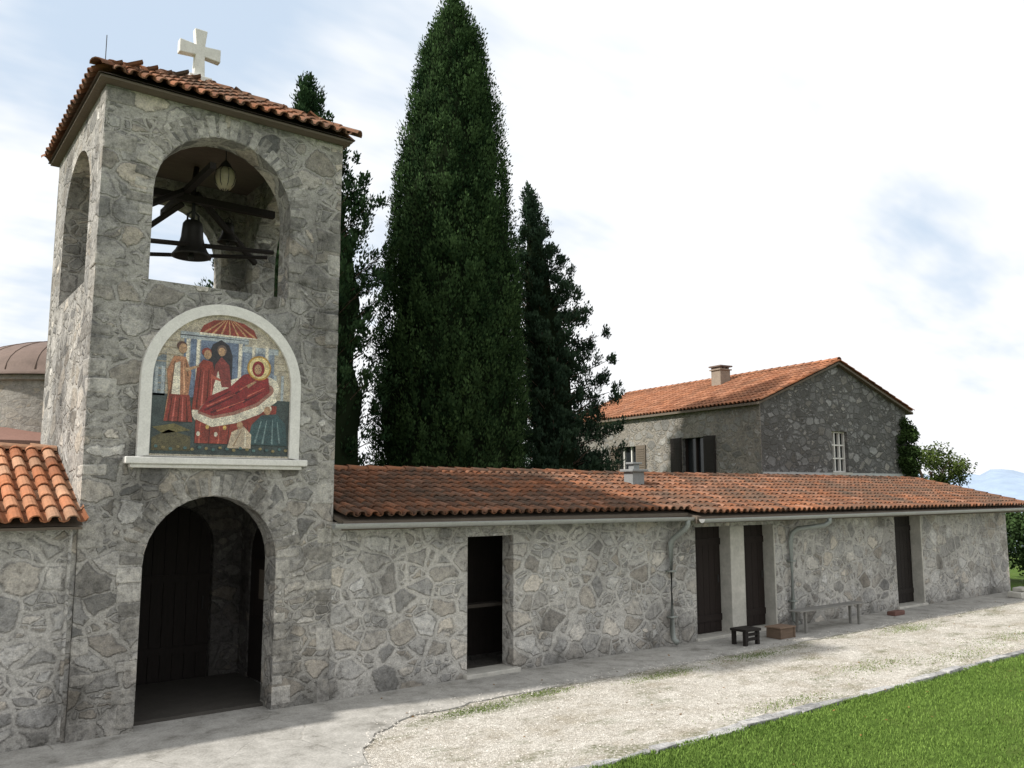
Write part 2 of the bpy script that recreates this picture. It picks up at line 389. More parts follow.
# ---- mosaic panel
def PX(px,py): return (2.40+(px-137)/160*1.95, 3.06+(460-py)/155*1.92)
mos=MB(); fr_o=[(2.40,3.08)]+archpts(2.40,4.35,4.0,28)+[(4.35,3.08)]
fr_i=[(2.53,3.10)]+archpts(2.53,4.22,4.0,28)+[(4.22,3.10)]
mos.prism([(2.5,3.09)]+archpts(2.5,4.25,4.0,28)+[(4.25,3.09)],TY0-.03,TY0+.05,FX)
panel=mos.build('mosaic_panel',M_white,tower,label='arched mosaic icon in a pale stone frame')
m=MB()
for i in range(len(fr_o)-1):
    a,b,c,d=fr_o[i],fr_o[i+1],fr_i[i+1],fr_i[i]
    m.prism([a,b,c,d],TY0-.075,TY0+.02,FX)
m.build('frame',M_white,panel,bevel=.0)
m=MB(); m.box(2.27,4.45,TY0-.13,TY0+.03,3.0,3.08); m.box(2.33,4.39,TY0-.09,TY0+.03,2.955,3.0); m.build('sill',M_white,panel,bevel=.012)
g=NT('mosaic_tesserae'); co=g.coord(); vc=g.sep(g.voro(co,105)); ve=g.voro(co,105,'DISTANCE_TO_EDGE','Distance')
c=g.mix(1,g.attr(),g.ramp(vc[0],[(0,(.6,.6,.62)),(.5,(1,1,1)),(1,(1.4,1.36,1.25))]),'MULTIPLY')
c=g.mix(.7,c,g.ramp(g.noise(co,9,3,.6),[(.35,(.65,.62,.6)),(.65,(1.3,1.28,1.2))]),'MULTIPLY')
c=g.mix(g.rng(ve,.02,.09,.4,0),c,(.16,.15,.13))
M_mos=g.out(c,.5,g.bump(ve,.003,.4),spec=.35)
m=MB()
def poly(pts,c,l): m.prism([PX(*p) for p in pts],TY0-.031-.0022*l,TY0-.0295,FX,0,c)
def ell(cx,cy,rx,ry,c,l,n=14,rot=0):
    q=[]
    for k in range(n):
        a=2*math.pi*k/n;x=rx*math.cos(a);y=ry*math.sin(a)
        q.append((cx+x*math.cos(rot)-y*math.sin(rot),cy+x*math.sin(rot)+y*math.cos(rot)))
    poly(q,c,l)
def strk(x0,y0,x1,y1,w,c,l):
    dx,dy=x1-x0,y1-y0; L=math.hypot(dx,dy); nx,ny=-dy/L*w/2,dx/L*w/2
    poly([(x0+nx,y0+ny),(x1+nx*.4,y1+ny*.4),(x1-nx*.4,y1-ny*.4),(x0-nx,y0-ny)],c,l)
RD=(.24,.045,.035);DR=(.10,.022,.022);LR=(.42,.11,.08);BL=(.15,.20,.31);LB=(.38,.43,.48);GO=(.60,.42,.14);DK=(.03,.03,.04);WH=(.70,.66,.57);SK=(.42,.27,.17);GR=(.05,.07,.075)
m.prism([(2.53,3.10)]+archpts(2.53,4.22,4.0,28)+[(4.22,3.10)],TY0-.033,TY0-.0295,FX,0,(.46,.42,.35))
poly([(148,455),(148,398),(286,398),(286,455)],GR,2)
poly([(148,400),(148,366),(160,358),(160,400)],(.2,.24,.28),2)
for x in (150,156,268,276): poly([(x,398),(x,372),(x+3,372),(x+3,398)],LB,3)
for yy in range(346,398,7): strk(150,yy,284,yy,1.0,(.34,.29,.22),2.6)
poly([(176,400),(176,342),(236,342),(236,400)],BL,3)
poly([(172,343),(172,336),(240,336),(240,343)],LB,4); strk(172,339.5,240,339.5,1,DK,4.4)
poly([(236,386),(236,350),(268,350),(268,386)],(.22,.27,.36),3); poly([(234,351),(234,345),(272,345),(272,351)],LB,4)
for x in (178,188,230,244,258):
    poly([(x,400),(x,343),(x+4,343),(x+4,400)],WH,4.5); strk(x+3.5,398,x+3.5,344,.9,BL,4.8)
poly([(200,390),(200,356),(204,346),(212,341),(220,346),(224,356),(224,390)],DK,4.7)
poly([(190,336),(194,328),(204,322),(219,320),(234,322),(245,328),(249,336)],RD,5)
for k in range(7): x=193+k*8.8; strk(x+1,336,214+k*1.7,320.8,2.0,(.46,.26,.14),5.6)
strk(190,336.5,249,336.5,2.4,WH,6)
poly([(205,388),(207,366),(213,358),(221,366),(224,388)],(.22,.05,.05),5.5); ell(213,353,3.6,4.4,SK,6); ell(213,351.5,4.9,5.4,(.14,.10,.09),5.8)
poly([(206,388),(210,372),(214,388)],WH,6)
def robe(pts,c,l,folds):
    poly(pts,c,l)
    for i,(x0,y0,x1,y1) in enumerate(folds): strk(x0,y0,x1,y1,1.8,(tuple(v*.4 for v in c) if i%2==0 else tuple(min(.75,v*1.9+.05) for v in c)),l+.3)
robe([(160,424),(163,395),(161,375),(167,361),(178,361),(184,376),(182,398),(187,424)],(.40,.20,.12),5,[(165,398,168,366),(178,396,176,366),(181,380,178,364)])
robe([(160,424),(164,398),(183,398),(187,424)],RD,5.7,[(164,424,167,400),(168,424,170,400),(173,424,174,400),(177,424,177,400),(182,424,180,400)])
poly([(166,398),(168,368),(173,366),(174,398)],WH,5.9)
ell(175,353,3.9,5,SK,6.3); ell(174,350.5,4.9,4.2,(.10,.05,.04),6); strk(178,374,191,369,4,SK,6.4)
for yy in (352,): strk(173.5,yy,174.8,yy,.8,DK,6.8); strk(176,yy,177.3,yy,.8,DK,6.8)
robe([(186,412),(188,385),(189,370),(195,362),(204,364),(208,378),(205,396),(207,412)],RD,5.2,[(190,410,193,372),(195,411,196,374),(200,411,201,372),(204,410,204,376)])
ell(199,357,3.7,4.8,SK,6); ell(198,354.5,4.8,4.3,(.25,.06,.05),5.9); strk(203,378,214,382,4,LR,6.2)
ell(230,400,47,21,WH,5,28,-.40); ell(230,401,41,13.5,(.34,.17,.14),5.6,24,-.38)
poly([(190,444),(190,420),(222,422),(262,403),(272,404),(270,440),(240,444)],RD,5.9)
for k in range(9):
    x=193+k*8.6; ell(x,435-(k%2)*7,1.8,2.4,GO if k%2 else WH,6.6,8)
for k in range(8): x=194+k*9.5; strk(x,444,x+.8,424,1.6,DR if k%2 else LR,6.3)
poly([(193,413),(202,398),(222,388),(236,374),(250,370),(262,376),(264,390),(250,402),(226,412),(206,417)],(.24,.025,.03),7)
poly([(191,415),(206,420),(228,415),(252,405),(268,391),(272,399),(254,413),(230,423),(206,428),(190,421)],WH,7.2)
for (a,b,c2,d) in ((198,412,226,397),(204,414,232,402),(202,404,224,391),(228,394,246,380),(236,402,256,390),(222,408,240,398)): strk(a,b,c2,d,1.9,(.08,.012,.02),7.6)
for (a,b,c2,d) in ((200,408,228,394),(210,412,238,400),(232,390,250,378),(240,396,258,386)): strk(a,b,c2,d,1.6,(.48,.12,.09),7.8)
ell(252,366,12.5,12.5,(.50,.30,.07),7.4,24); ell(252,366,10.8,10.8,(.74,.62,.32),7.8,24); ell(251,367,6.6,8.2,(.24,.02,.03),8.4,16); ell(250.5,367.5,3.9,5.2,SK,9,14)
strk(248.6,366.5,249.8,366.5,.8,DK,9.4); strk(251.2,366.5,252.4,366.5,.8,DK,9.4)
strk(240,386,249,380,3.4,SK,8.4)
poly([(242,444),(246,424),(256,414),(272,412),(282,422),(284,444)],(.04,.085,.10),7); ell(262,409,3.6,4.4,SK,7.8); ell(262,407,4.6,3.8,WH,7.5)
for (a,b,c2,d) in ((250,442,256,420),(258,443,262,418),(268,443,268,418),(276,442,273,420)): strk(a,b,c2,d,2,(.16,.24,.26),7.6)
poly([(222,448),(226,432),(238,426),(246,434),(246,448)],(.5,.42,.33),7.2); ell(234,425,3.2,3.8,SK,7.8); strk(228,446,236,430,1.6,(.28,.2,.14),7.7); strk(240,446,240,430,1.6,WH,7.7)
poly([(150,452),(150,440),(165,432),(186,438),(186,452)],(.10,.09,.05),4); poly([(150,430),(170,426),(186,432),(160,436)],(.16,.14,.06),4)
for k in range(20): ell(154+k*6.8,449+(k%3)-1,1.8,1.5,(.24,.20,.10) if k%2 else (.08,.16,.17),7.9,7)
m.build('picture',M_mos,panel)
# portal interior : rear wall with arched dark door, pier, side wall with second arch
m=MB()
IY=12.6; XL,XR=TX0+TT+.05,TX1-TT-.05
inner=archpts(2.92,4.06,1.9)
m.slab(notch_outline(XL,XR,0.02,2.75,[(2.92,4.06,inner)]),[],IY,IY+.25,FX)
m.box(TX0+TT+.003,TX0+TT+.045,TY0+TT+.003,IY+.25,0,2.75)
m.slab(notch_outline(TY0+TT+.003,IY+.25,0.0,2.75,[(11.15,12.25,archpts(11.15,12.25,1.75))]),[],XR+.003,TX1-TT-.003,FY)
m.build('inner_wall',M_inner,tower)  # lining stone toned dark to carry the passage shade
m=MB(); m.box(XL,XR,TY0+TT+.003,IY+.25,2.75,2.85); m.build('passage_ceiling',M_wood,tower)
m=MB(); m.box(XL,XR,TY0+TT-.1,IY,.0,.062); m.build('passage_floor',plain('shaded_flagstone',(.06,.055,.048),.8,.3,4),tower)  # floor colour darkened to stand in for shade inside the passage
m=MB()
for i in range(7):
    a=2.92+i*.163; m.box(a+.004,a+.159,IY+.12,IY+.17,.03,2.5)
m.box(2.92,4.06,IY+.09,IY+.12,.4,.5); m.box(2.92,4.06,IY+.09,IY+.12,1.4,1.5)
d=m.build('door',M_wood,tower); mm=MB(); mm.tube([(3.95,IY+.07,1.0),(3.95,IY+.07,1.18)],.012,6); mm.build('handle',M_iron,d)
m=MB()
m.prism([(11.152,.07)]+archpts(11.152,12.248,1.75)+[(12.248,.07)],XR+.025,XR+.04,FY); m.build('door',M_wood,tower)
m=MB(); m.box(XR-.03,XR-.001,11.3,11.95,.95,1.7); m.box(XR-.045,XR-.03,11.26,11.99,.91,.95);m.box(XR-.045,XR-.03,11.26,11.99,1.70,1.74)
nb=m.build('notice_board',M_wood2,None); nb['label']='wooden notice board with a paper sheet inside the entrance passage'; nb['category']='notice board'
mm=MB(); mm.box(XR-.038,XR-.031,11.4,11.75,1.2,1.6); mm.build('sheet',M_oldwood,nb)

# ------------------------------------------------------------------ LONG BUILDING
longb=thing('stone_outbuilding',(15,10.4,0),'long low rubble stone building with clay tile roof and four doorways','building')
BX0,BX1,BY0,BY1=4.883,24.55,10.40,15.6; WT=.28
def rect(a,b,top): return (a,b,[(a,top),(b,top)])
doors=[rect(7.03,7.87,2.02),rect(12.0,12.98,2.03),rect(13.38,14.34,2.03),rect(18.85,20.05,2.10)]
RY,RZ=13.0,2.99
m=MB()
m.slab(notch_outline(BX0,BX1,-.1,2.28,doors),[],BY0,BY0+WT,FX)
m.slab([(BX0,-.1),(BX1,-.1),(BX1,2.28),(BX0,2.28)],[],BY1-WT,BY1,FX)
gp=[(BY0+WT,-.1),(BY1-WT,-.1),(BY1-WT,2.25),(13.0,RZ-.1),(BY0+WT,2.3)]
m.slab(gp,[],BX1-WT,BX1,FY); m.slab(gp,[],11.0,11.2,FY); m.slab(gp,[],16.5,16.7,FY)
m.build('wall',M_wall,longb)
for q in ((12.975,13.385,2.026),(14.30,14.345,2.026),(20.0,20.055,2.09)):
    m=MB(); m.box(q[0],q[1],BY0-.010,BY0+WT-.02,0,q[2]); m.build('door_jamb',M_plaster,longb,bevel=.012)
for q in ((6.97,7.95,.09,.08),(11.95,14.4,.05,.07),(18.8,20.1,.05,.07)):
    m=MB(); m.box(q[0],q[1],BY0-q[2],BY0+.3,0,q[3]); m.build('doorstep',M_plaster,longb,bevel=.015)
def door(x0,x1,z1,y,mat,z0=.08):
    k=MB(); n=max(3,int((x1-x0)/.16)); w=(x1-x0)/n
    for i in range(n): k.box(x0+i*w+.004,x0+(i+1)*w-.004,y,y+.045,z0,z1)
    k.box(x0,x1,y-.02,y,z0+.2,z0+.32); k.box(x0,x1,y-.02,y,z1-.35,z1-.23)
    o=k.build('door',mat,longb); h=MB(); h.tube([(x1-.12,y-.05,(z0+z1)/2-.07),(x1-.12,y-.05,(z0+z1)/2+.07)],.012,6); h.build('handle',M_iron,o)
m=MB(); m.box(6.9,8.1,BY0+.58,BY0+.78,.90,.95); m.box(7.0,7.06,BY0+.62,BY0+.68,.0,.90); m.build('ledge',plain('ledge_wood',(.05,.042,.035),.85,.4,6),longb)
m=MB(); m.box(4.9,11.0,BY0+WT+.9,BY0+WT+1.0,0,2.4); m.build('partition',M_wood,longb)
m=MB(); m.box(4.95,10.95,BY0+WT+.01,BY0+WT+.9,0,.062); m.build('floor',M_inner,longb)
door(12.0,12.975,2.025,BY0+.25,M_wood2); door(13.385,14.30,2.025,BY0+.25,M_wood2); door(18.87,20.0,2.09,BY0+.26,M_wood)
def roof_plane(parent,x0,x1,ey,ez,ry,rz,pal,pitch=.165,ey2=15.9):
    k=MB()
    k.add([(x0,ey+.03,ez-.03),(x1,ey+.03,ez-.03),(x1,ry,rz-.03),(x0,ry,rz-.03),(x0,ey+.03,ez-.08),(x1,ey+.03,ez-.08),(x1,ry,rz-.08),(x0,ry,rz-.08)],
          [(0,1,2,3),(4,7,6,5),(0,4,5,1),(1,5,6,2),(0,3,7,4)])
    bz=rz-(rz-ez)*(ey2-ry)/(ry-ey)
    k.add([(x0,ry,rz-.03),(x1,ry,rz-.03),(x1,ey2,bz),(x0,ey2,bz)],[(0,1,2,3)])
    k.build('roof_deck',M_oldwood,parent)
    t=MB(); s=Vector((0,ry-ey,rz-ez)); tile_field(t,(x0,ey,ez),(1,0,0),s,x1-x0,s.length,pal,pitch,.31,jj=1.1)
    ridge_tiles(t,(x0,ry,rz+.03),(x1,ry,rz+.03),pal,.10)
    s=Vector((0,ry-ey2,rz-bz)); tile_field(t,(x0,ey2,bz),(1,0,0),s,x1-x0,s.length,pal,.4,.6)
    return t
t=roof_plane(longb,4.90,11.5,10.08,2.33,RY,RZ,PAL_OLD)
t.build('roof',M_tile,longb,recalc=False)
t=roof_plane(longb,11.504,24.85,9.88,2.27,RY,RZ-.02,PAL_OLD)
ridge_tiles(t,(24.8,9.9,2.31),(24.8,RY,RZ+.03),PAL_OLD,.09)
t.build('roof',M_tile,longb,recalc=False)
def gutter(m,x0,x1,y,z0,z1,r=.065):
    n=8; P=[]
    for (x,z) in ((x0,z0),(x1,z1)):
        for k in range(n+1): a=math.pi+math.pi*k/n; P.append((x,y+r*math.cos(a),z+r*math.sin(a)))
        for k in range(n,-1,-1): a=math.pi+math.pi*k/n; P.append((x,y+(r-.006)*math.cos(a),z+(r-.006)*math.sin(a)))
    q=2*(n+1)
    m.add(P,[(k,(k+1)%q,(k+1)%q+q,k+q) for k in range(q)]+[tuple(range(n+1)),tuple(range(q,q+n+1))])
m=MB(); gutter(m,4.72,11.5,10.02,2.27,2.23); m.build('gutter',M_zinc,longb)
m=MB(); gutter(m,11.52,24.8,9.82,2.20,2.23); m.build('gutter',M_zinc,longb)
m=MB(); m.box(4.90,11.49,10.12,10.16,2.18,2.28); m.build('fascia',M_oldwood,longb)
m=MB(); m.box(11.51,24.8,9.93,9.97,2.12,2.22); m.build('fascia',M_oldwood,longb)
for pth in ([(11.38,10.02,2.20),(11.38,10.02,2.10),(11.36,10.06,2.03),(11.29,10.28,1.86),(11.27,10.32,1.78),(11.27,10.33,.25),(11.27,10.30,.14),(11.27,10.22,.09)],
            [(15.35,9.82,2.15),(15.35,9.82,2.07),(15.28,9.88,2.0),(14.88,10.24,1.93),(14.80,10.31,1.85),(14.77,10.33,1.7),(14.77,10.33,.25),(14.77,10.30,.14),(14.77,10.22,.09)]):
    m=MB(); m.tube(pth,.05,12)
    m.box(pth[-3][0]-.07,pth[-3][0]+.07,10.27,10.395,1.28,1.31); m.box(pth[-3][0]-.07,pth[-3][0]+.07,10.27,10.395,.5,.53)
    m.build('downpipe',M_zinc2,longb,smooth=True)
m=MB(); m.box(12.0,12.32,11.95,12.2,2.6,3.06,0); m.box(11.94,12.38,11.89,12.26,3.06,3.11,0); m.box(12.08,12.24,12.0,12.15,3.11,3.21); m.box(12.03,12.29,11.97,12.18,3.21,3.25)
m.build('chimney_vent',M_vent,longb,bevel=.008)

# ------------------------------------------------------------------ LEFT WING
wing=thing('stone_wing',(-2,10.4,0),'low stone wing with bright terracotta barrel tile roof beside the tower','building')
m=MB(); m.slab([(-7,-.1),(1.857,-.1),(1.857,2.34),(-7,2.34)],[],10.42,10.82,FX); m.slab([(10.82,-.1),(14.6,-.1),(14.6,2.3),(12.1,3.1),(10.82,2.34)],[],-7,-6.6,FY); m.box(-7,1.6,14.6,15,-.1,2.1)
m.build('wall',M_wall,wing)
t=MB(); k=MB()
k.add([(-7.2,10.12,2.32),(1.856,10.12,2.32),(1.856,12.1,3.13),(-7.2,12.1,3.13),(-7.2,15.2,2.0),(1.6,15.2,2.0)],[(0,1,2,3),(3,2,5,4)]); k.box(-7.2,1.85,10.12,10.42,2.28,2.31); k.build('roof_deck',M_oldwood,wing)
s=Vector((0,2.05,.84)); tile_field(t,(-4.2,10.05,2.34),(1,0,0),s,6.03,s.length,PAL_NEW,.175,.30); ridge_tiles(t,(-4.2,12.1,3.19),(1.85,12.1,3.19),PAL_NEW,.09)
t.build('roof',M_tile2,wing,recalc=False)
m=MB(); m.tube([(1.78,10.36,2.3),(1.78,10.36,.1)],.02,8); m.build('downpipe',M_wall,wing)

# ------------------------------------------------------------------ CHURCH DOME
ch=thing('domed_church',(3.6,22,0),'pale stone church drum with shallow ribbed brown dome','church')
m=MB(); m.lathe([(2.25,3.2),(2.25,4.98),(2.36,5.0),(2.36,5.10),(2.3,5.12)],3.75,22,48); m.box(-2.5,7.5,19.5,26,0,3.75); m.build('drum',M_stuccod,ch)
m=MB(); dp=[(2.48,5.10),(2.48,5.15)]+[(2.40*math.cos(a*math.pi/20),5.20+.92*math.sin(a*math.pi/20)) for a in range(0,11)]; m.lathe(dp,3.75,22,96)
for k in range(24):
    a=2*math.pi*k/24; m.tube([(3.75+r*math.cos(a),22+r*math.sin(a),z+.004) for r,z in dp[2:-1]],.014,5)
m.build('dome',M_brownroof,ch,smooth=True)
m=MB(); m.add([(-2.7,19.2,3.68),(7.7,19.2,3.68),(7.0,20.4,4.0),(-2.0,20.4,4.0),(-2.7,19.2,3.60),(7.7,19.2,3.60)],[(0,1,2,3),(4,5,1,0)]); m.build('roof',M_redroof,ch)

# ------------------------------------------------------------------ HOUSE
hc,hs=math.cos(math.radians(-7.5)),math.sin(math.radians(-7.5))
def HT(w,s,z): return (21.6+hc*w-hs*s, 16+hs*w+hc*s, z)
house=thing('stone_house',(24,20,0),'two storey stone house with orange tile gable roof and shuttered windows','house')
HW,HL,HE,HP=6.95,11.0,5.40,6.82
m=MB()
fg=lambda a,b,k:HT(a,k,b); fl=lambda a,b,k:HT(k,a,b)
gw=[(3.15,3.27),(3.15,4.6),(3.9,4.6),(3.9,3.27)]
m.slab([(0,0),(HW,0),(HW,HE),(HW/2,HP),(0,HE)],[gw],0,.4,fg); m.slab([(0,0),(HW,0),(HW,HE),(HW/2,HP),(0,HE)],[],HL-.4,HL,fg)
lh=[[(2.5,3.1),(2.5,4.45),(3.6,4.45),(3.6,3.1)],[(6.1,3.1),(6.1,4.3),(7.1,4.3),(7.1,3.1)]]
m.slab([(.4,0),(HL-.4,0),(HL-.4,HE),(.4,HE)],lh,0,.4,fl)
m.slab([(.4,0),(HL-.4,0),(HL-.4,HE),(.4,HE)],[],HW-.4,HW,fl)
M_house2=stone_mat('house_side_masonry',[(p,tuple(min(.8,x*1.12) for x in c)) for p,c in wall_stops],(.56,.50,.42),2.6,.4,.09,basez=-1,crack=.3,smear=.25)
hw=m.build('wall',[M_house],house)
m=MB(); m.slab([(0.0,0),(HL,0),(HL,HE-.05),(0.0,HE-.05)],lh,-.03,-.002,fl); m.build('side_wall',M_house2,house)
m=MB(); m.box(.45,HW-.45,.45,HL-.45,2.9,3.0,0,T=HT); m.build('floor',M_wood,house)
m=MB(); m.box(-.02,HW,-.05,-.003,3.0,3.25,T=HT); m.build('flashing_strip',M_zinc,house)
k=MB(); t=MB(); ov=.2; sl=(HP-HE)/(HW/2)
for side in (0,1):
    w0=-ov if side==0 else HW+ov; z0=HE-ov*sl+.05
    a=Vector(HT(w0,-.16,z0)); b=Vector(HT(w0,HL+.3,z0)); r=Vector(HT(HW/2,-.16,HP+.05)); r2=Vector(HT(HW/2,HL+.3,HP+.05))
    dz=Vector((0,0,.07)); k.add([a,b,r2,r,a-dz,b-dz,r2-dz,r-dz],[(0,1,2,3),(4,7,6,5),(0,4,5,1),(0,3,7,4),(1,5,6,2)])
    tile_field(t,a,b-a,r-a,(b-a).length,(r-a).length,PAL_HS,.18,.33,jj=.7)
    ridge_tiles(t,a+Vector((0,0,.04)),r+Vector((0,0,.04)),PAL_OLD,.07)
ridge_tiles(t,Vector(HT(HW/2,-.18,HP+.10)),Vector(HT(HW/2,HL+.3,HP+.10)),PAL_HS,.11)
k.build('roof_deck',M_oldwood,house); t.build('roof',M_tile2,house,recalc=False)
m=MB(); m.box(2.4,2.88,4.2,4.68,6.1,7.08,T=HT); m.box(2.35,2.93,4.15,4.73,7.08,7.12,T=HT); ch1=m.build('chimney',M_chim,house)
mm=MB(); 
for q in range(3): mm.box(2.4+.165*q,2.5+.165*q,4.2,4.68,7.12,7.20,T=HT)
mm.box(2.34,2.94,4.13,4.75,7.20,7.25,T=HT); mm.build('chimney_cap',M_brownroof,ch1)
m=MB(); m.box(3.15,3.9,.2,.24,3.27,4.6,T=HT); w=m.build('window',M_glass,house)
mm=MB()
for a in (3.15,3.38,3.62,3.85): mm.box(a,a+.045,.12,.2,3.27,4.6,T=HT)
for b in (3.27,3.7,4.13,4.55): mm.box(3.152,3.898,.125,.195,b,b+.045,T=HT)
mm.build('frame',M_white,w); mm=MB(); mm.box(3.05,4.0,-.06,.15,3.19,3.265,T=HT); mm.build('sill',M_plaster,w)
for (s0,s1,z1) in ((2.5,3.6,4.45),(6.1,7.1,4.3)):
    m=MB(); m.box(.2,.24,s0,s1,3.1,z1,T=HT); w=m.build('window',M_glass,house)
    mm=MB()
    for a in (s0,(s0+s1)/2-.03,s1-.06): mm.box(.12,.2,a,a+.06,3.1,z1,T=HT)
    mm.build('frame',M_wood2 if z1>4.4 else M_white,w)
    for (a,b) in ((s0-.55,s0-.01),(s1+.01,s1+.55)):
        mm=MB(); mm.box(-.08,-.04,a,b,3.05,z1+.02,T=HT)
        for q in range(14): zz=3.1+q*(z1-3.15)/14; mm.box(-.095,-.08,a+.05,b-.05,zz,zz+.05,T=HT)
        mm.build('shutter',M_wood if z1>4.4 else M_oldwood,w)

# ------------------------------------------------------------------ FOLIAGE
def leaf_mesh(name,C,D,Nn,Ls,Ws,cols,mat,parent=None,extra=None,**props):
    n=len(C); D=D/np.linalg.norm(D,axis=1,keepdims=True); S=np.cross(D,Nn); S/= (np.linalg.norm(S,axis=1,keepdims=True)+1e-9)
    V=np.empty((n,4,3)); V[:,0]=C-D*Ls[:,None]*.5; V[:,2]=C+D*Ls[:,None]*.5; V[:,1]=C+S*Ws[:,None]*.5; V[:,3]=C-S*Ws[:,None]*.5
    V=V.reshape(-1,3); K=np.repeat(cols,4,axis=0)
    ev,ef=([],[]) if extra is None else extra
    me=bpy.data.meshes.new(name); nv=len(V)+len(ev)
    me.vertices.add(nv); allv=V if not len(ev) else np.vstack([V,np.array(ev)])
    me.vertices.foreach_set('co',allv.ravel())
    el=[i+len(V) for f in ef for i in f]
    loops=np.concatenate([np.arange(n*4),np.array(el,dtype=int)]).astype(np.int32)
    starts=np.concatenate([np.arange(n)*4,n*4+np.arange(len(ef))*4]).astype(np.int32)
    me.loops.add(len(loops)); me.loops.foreach_set('vertex_index',loops); me.polygons.add(len(starts))
    me.polygons.foreach_set('loop_start',starts); me.polygons.foreach_set('loop_total',np.full(len(starts),4,dtype=np.int32))
    me.update(calc_edges=True)
    at=me.color_attributes.new('tint','FLOAT_COLOR','POINT')
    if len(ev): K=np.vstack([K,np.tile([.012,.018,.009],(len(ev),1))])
    at.data.foreach_set('color',np.hstack([K,np.ones((nv,1))]).astype(np.float32).ravel())
    me.materials.append(mat); o=bpy.data.objects.new(name,me); col.objects.link(o)
    if parent is not None: o.parent=parent; o.matrix_parent_inverse=Matrix.Translation(parent.location).inverted()
    for k2,v2 in props.items(): o[k2]=v2
    return o
g=NT('foliage'); M_leaf=g.diffuse(g.attr())
g=NT('grass_blade'); M_blade=g.diffuse(g.attr())
M_bark=plain('bark',(.10,.07,.05),.95,.4,6,.03,stretch=(3,3,.5))
def conifer(cx,cy,prof,nclump,nleaf,label,lean=0,dark=(.018,.036,.016),light=(.06,.105,.038),clr=.34,rag=.12,core=.72,name='cypress_tree',ls=.13,boughs=0,vz=1.25,tilt=.35,asym=0):
    e=thing(name,(cx,cy,0),label,'tree')
    zs=[p[0] for p in prof][::1]; rs=[p[1] for p in prof]
    zt=max(zs); zb=min(zs)
    ax=lambda z: cx+lean*np.clip((z-zb)/(zt-zb),0,1)
    m=MB(); m.tube([(cx,cy,0),(float(ax(zt*.4)),cy,zt*.4),(float(ax(zt*.92)),cy,zt*.92)],.28,10,r2=.04)
    for q in range(16):
        z=zb+(zt-zb)*.85*q/16; a=q*2.4; r=np.interp(z,zs,rs)*.7; X=float(ax(z))
        m.tube([(X,cy,z),(X+r*.6*math.cos(a),cy+r*.6*math.sin(a),z+.3),(X+r*math.cos(a),cy+r*math.sin(a),z+.7)],.05,5,r2=.015)
    if boughs:
        cl=[];sz=[];od=[];cbv=[]
        per=max(3,nclump//boughs)
        for i in range(boughs):
            z0=zb+(zt-zb)*(1-(1-(i+.5)/boughs)**.85)*.99; r=float(np.interp(z0,zs,rs)); a=i*2.39996+rng.uniform(-.4,.4)
            L=r*rng.uniform(.75,1.15)*(1+asym*math.cos(a)); up=tilt*rng.uniform(.5,1.4); base=rng.uniform(0,1)
            if L>.6: m.tube([(float(ax(z0)),cy,z0-.1),(float(ax(z0))+L*.85*math.cos(a),cy+L*.85*math.sin(a),z0+L*.85*up)],.03,4,r2=.008)
            np_=max(2,int(per*(.3+L/max(rs))))
            for k in range(np_):
                t=rng.uniform(.25,1)**.75; side=rng.normal(0,.16)*L*(1.1-t*.6)
                cl.append((float(ax(z0))+t*L*math.cos(a)-side*math.sin(a),cy+t*L*math.sin(a)+side*math.cos(a),z0+t*L*up+rng.normal(0,.07)))
                sz.append(clr*(1.15-.6*t)*rng.uniform(.7,1.2)); od.append((math.cos(a),math.sin(a),.2)); cbv.append(np.clip(base*.6+.4*t*rng.uniform(.3,1),0,1))
        cc=np.array(cl); szn=np.array(sz); outd=np.array(od); cb=np.array(cbv); n=len(cc)
    else:
        zz=rng.uniform(zb,zt,nclump*8); rr=np.interp(zz,zs,rs); keep=rng.uniform(0,max(rs),len(zz))<rr+.12; zz=zz[keep][:nclump]; rr=np.interp(zz,zs,rs)
        n=len(zz); ang=rng.uniform(0,2*np.pi,n)
        lump=1+rag*(np.sin(ang*7+zz*.5)*.8+np.sin(ang*5-zz*1.7+1)+.6*np.sin(zz*3.1+ang*2))/2
        rad=rr*lump*(1-.22*rng.uniform(0,1,n)**2)
        rad=np.maximum(rad-clr*.5,.02)
        cc=np.stack([ax(zz)+rad*np.cos(ang),cy+rad*np.sin(ang),zz],1)
        cb=np.clip(rng.uniform(0,1,n)**1.2*.7+.35*(lump-1)/max(rag,.01)*.6+.1,0,1)
        szn=clr*(.7+.6*rng.uniform(0,1,n)); outd=np.stack([np.cos(ang),np.sin(ang),np.full(n,.2)],1)
    m.build('trunk',M_bark,e)
    idx=np.repeat(np.arange(n),nleaf); N=len(idx)
    rv=rng.normal(0,1,(N,3)); rv/=np.linalg.norm(rv,axis=1,keepdims=True); R=rng.uniform(.3,1.0,N)*szn[idx]
    off=rv*R[:,None]*np.array([.8,.8,vz])
    C=cc[idx]+off; C[:,2]+=.15*clr
    D=outd[idx]*.35+rv*.45+np.array([0,0,.9])+rng.normal(0,.3,(N,3))
    Nn=outd[idx]+rv*.8+rng.normal(0,.35,(N,3))
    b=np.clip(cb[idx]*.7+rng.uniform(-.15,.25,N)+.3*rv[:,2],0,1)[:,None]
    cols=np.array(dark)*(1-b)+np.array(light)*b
    Ls=rng.uniform(.6,1.2,N)*ls; Ws=Ls*rng.uniform(.35,.6,N)
    ev=[];ef=[]
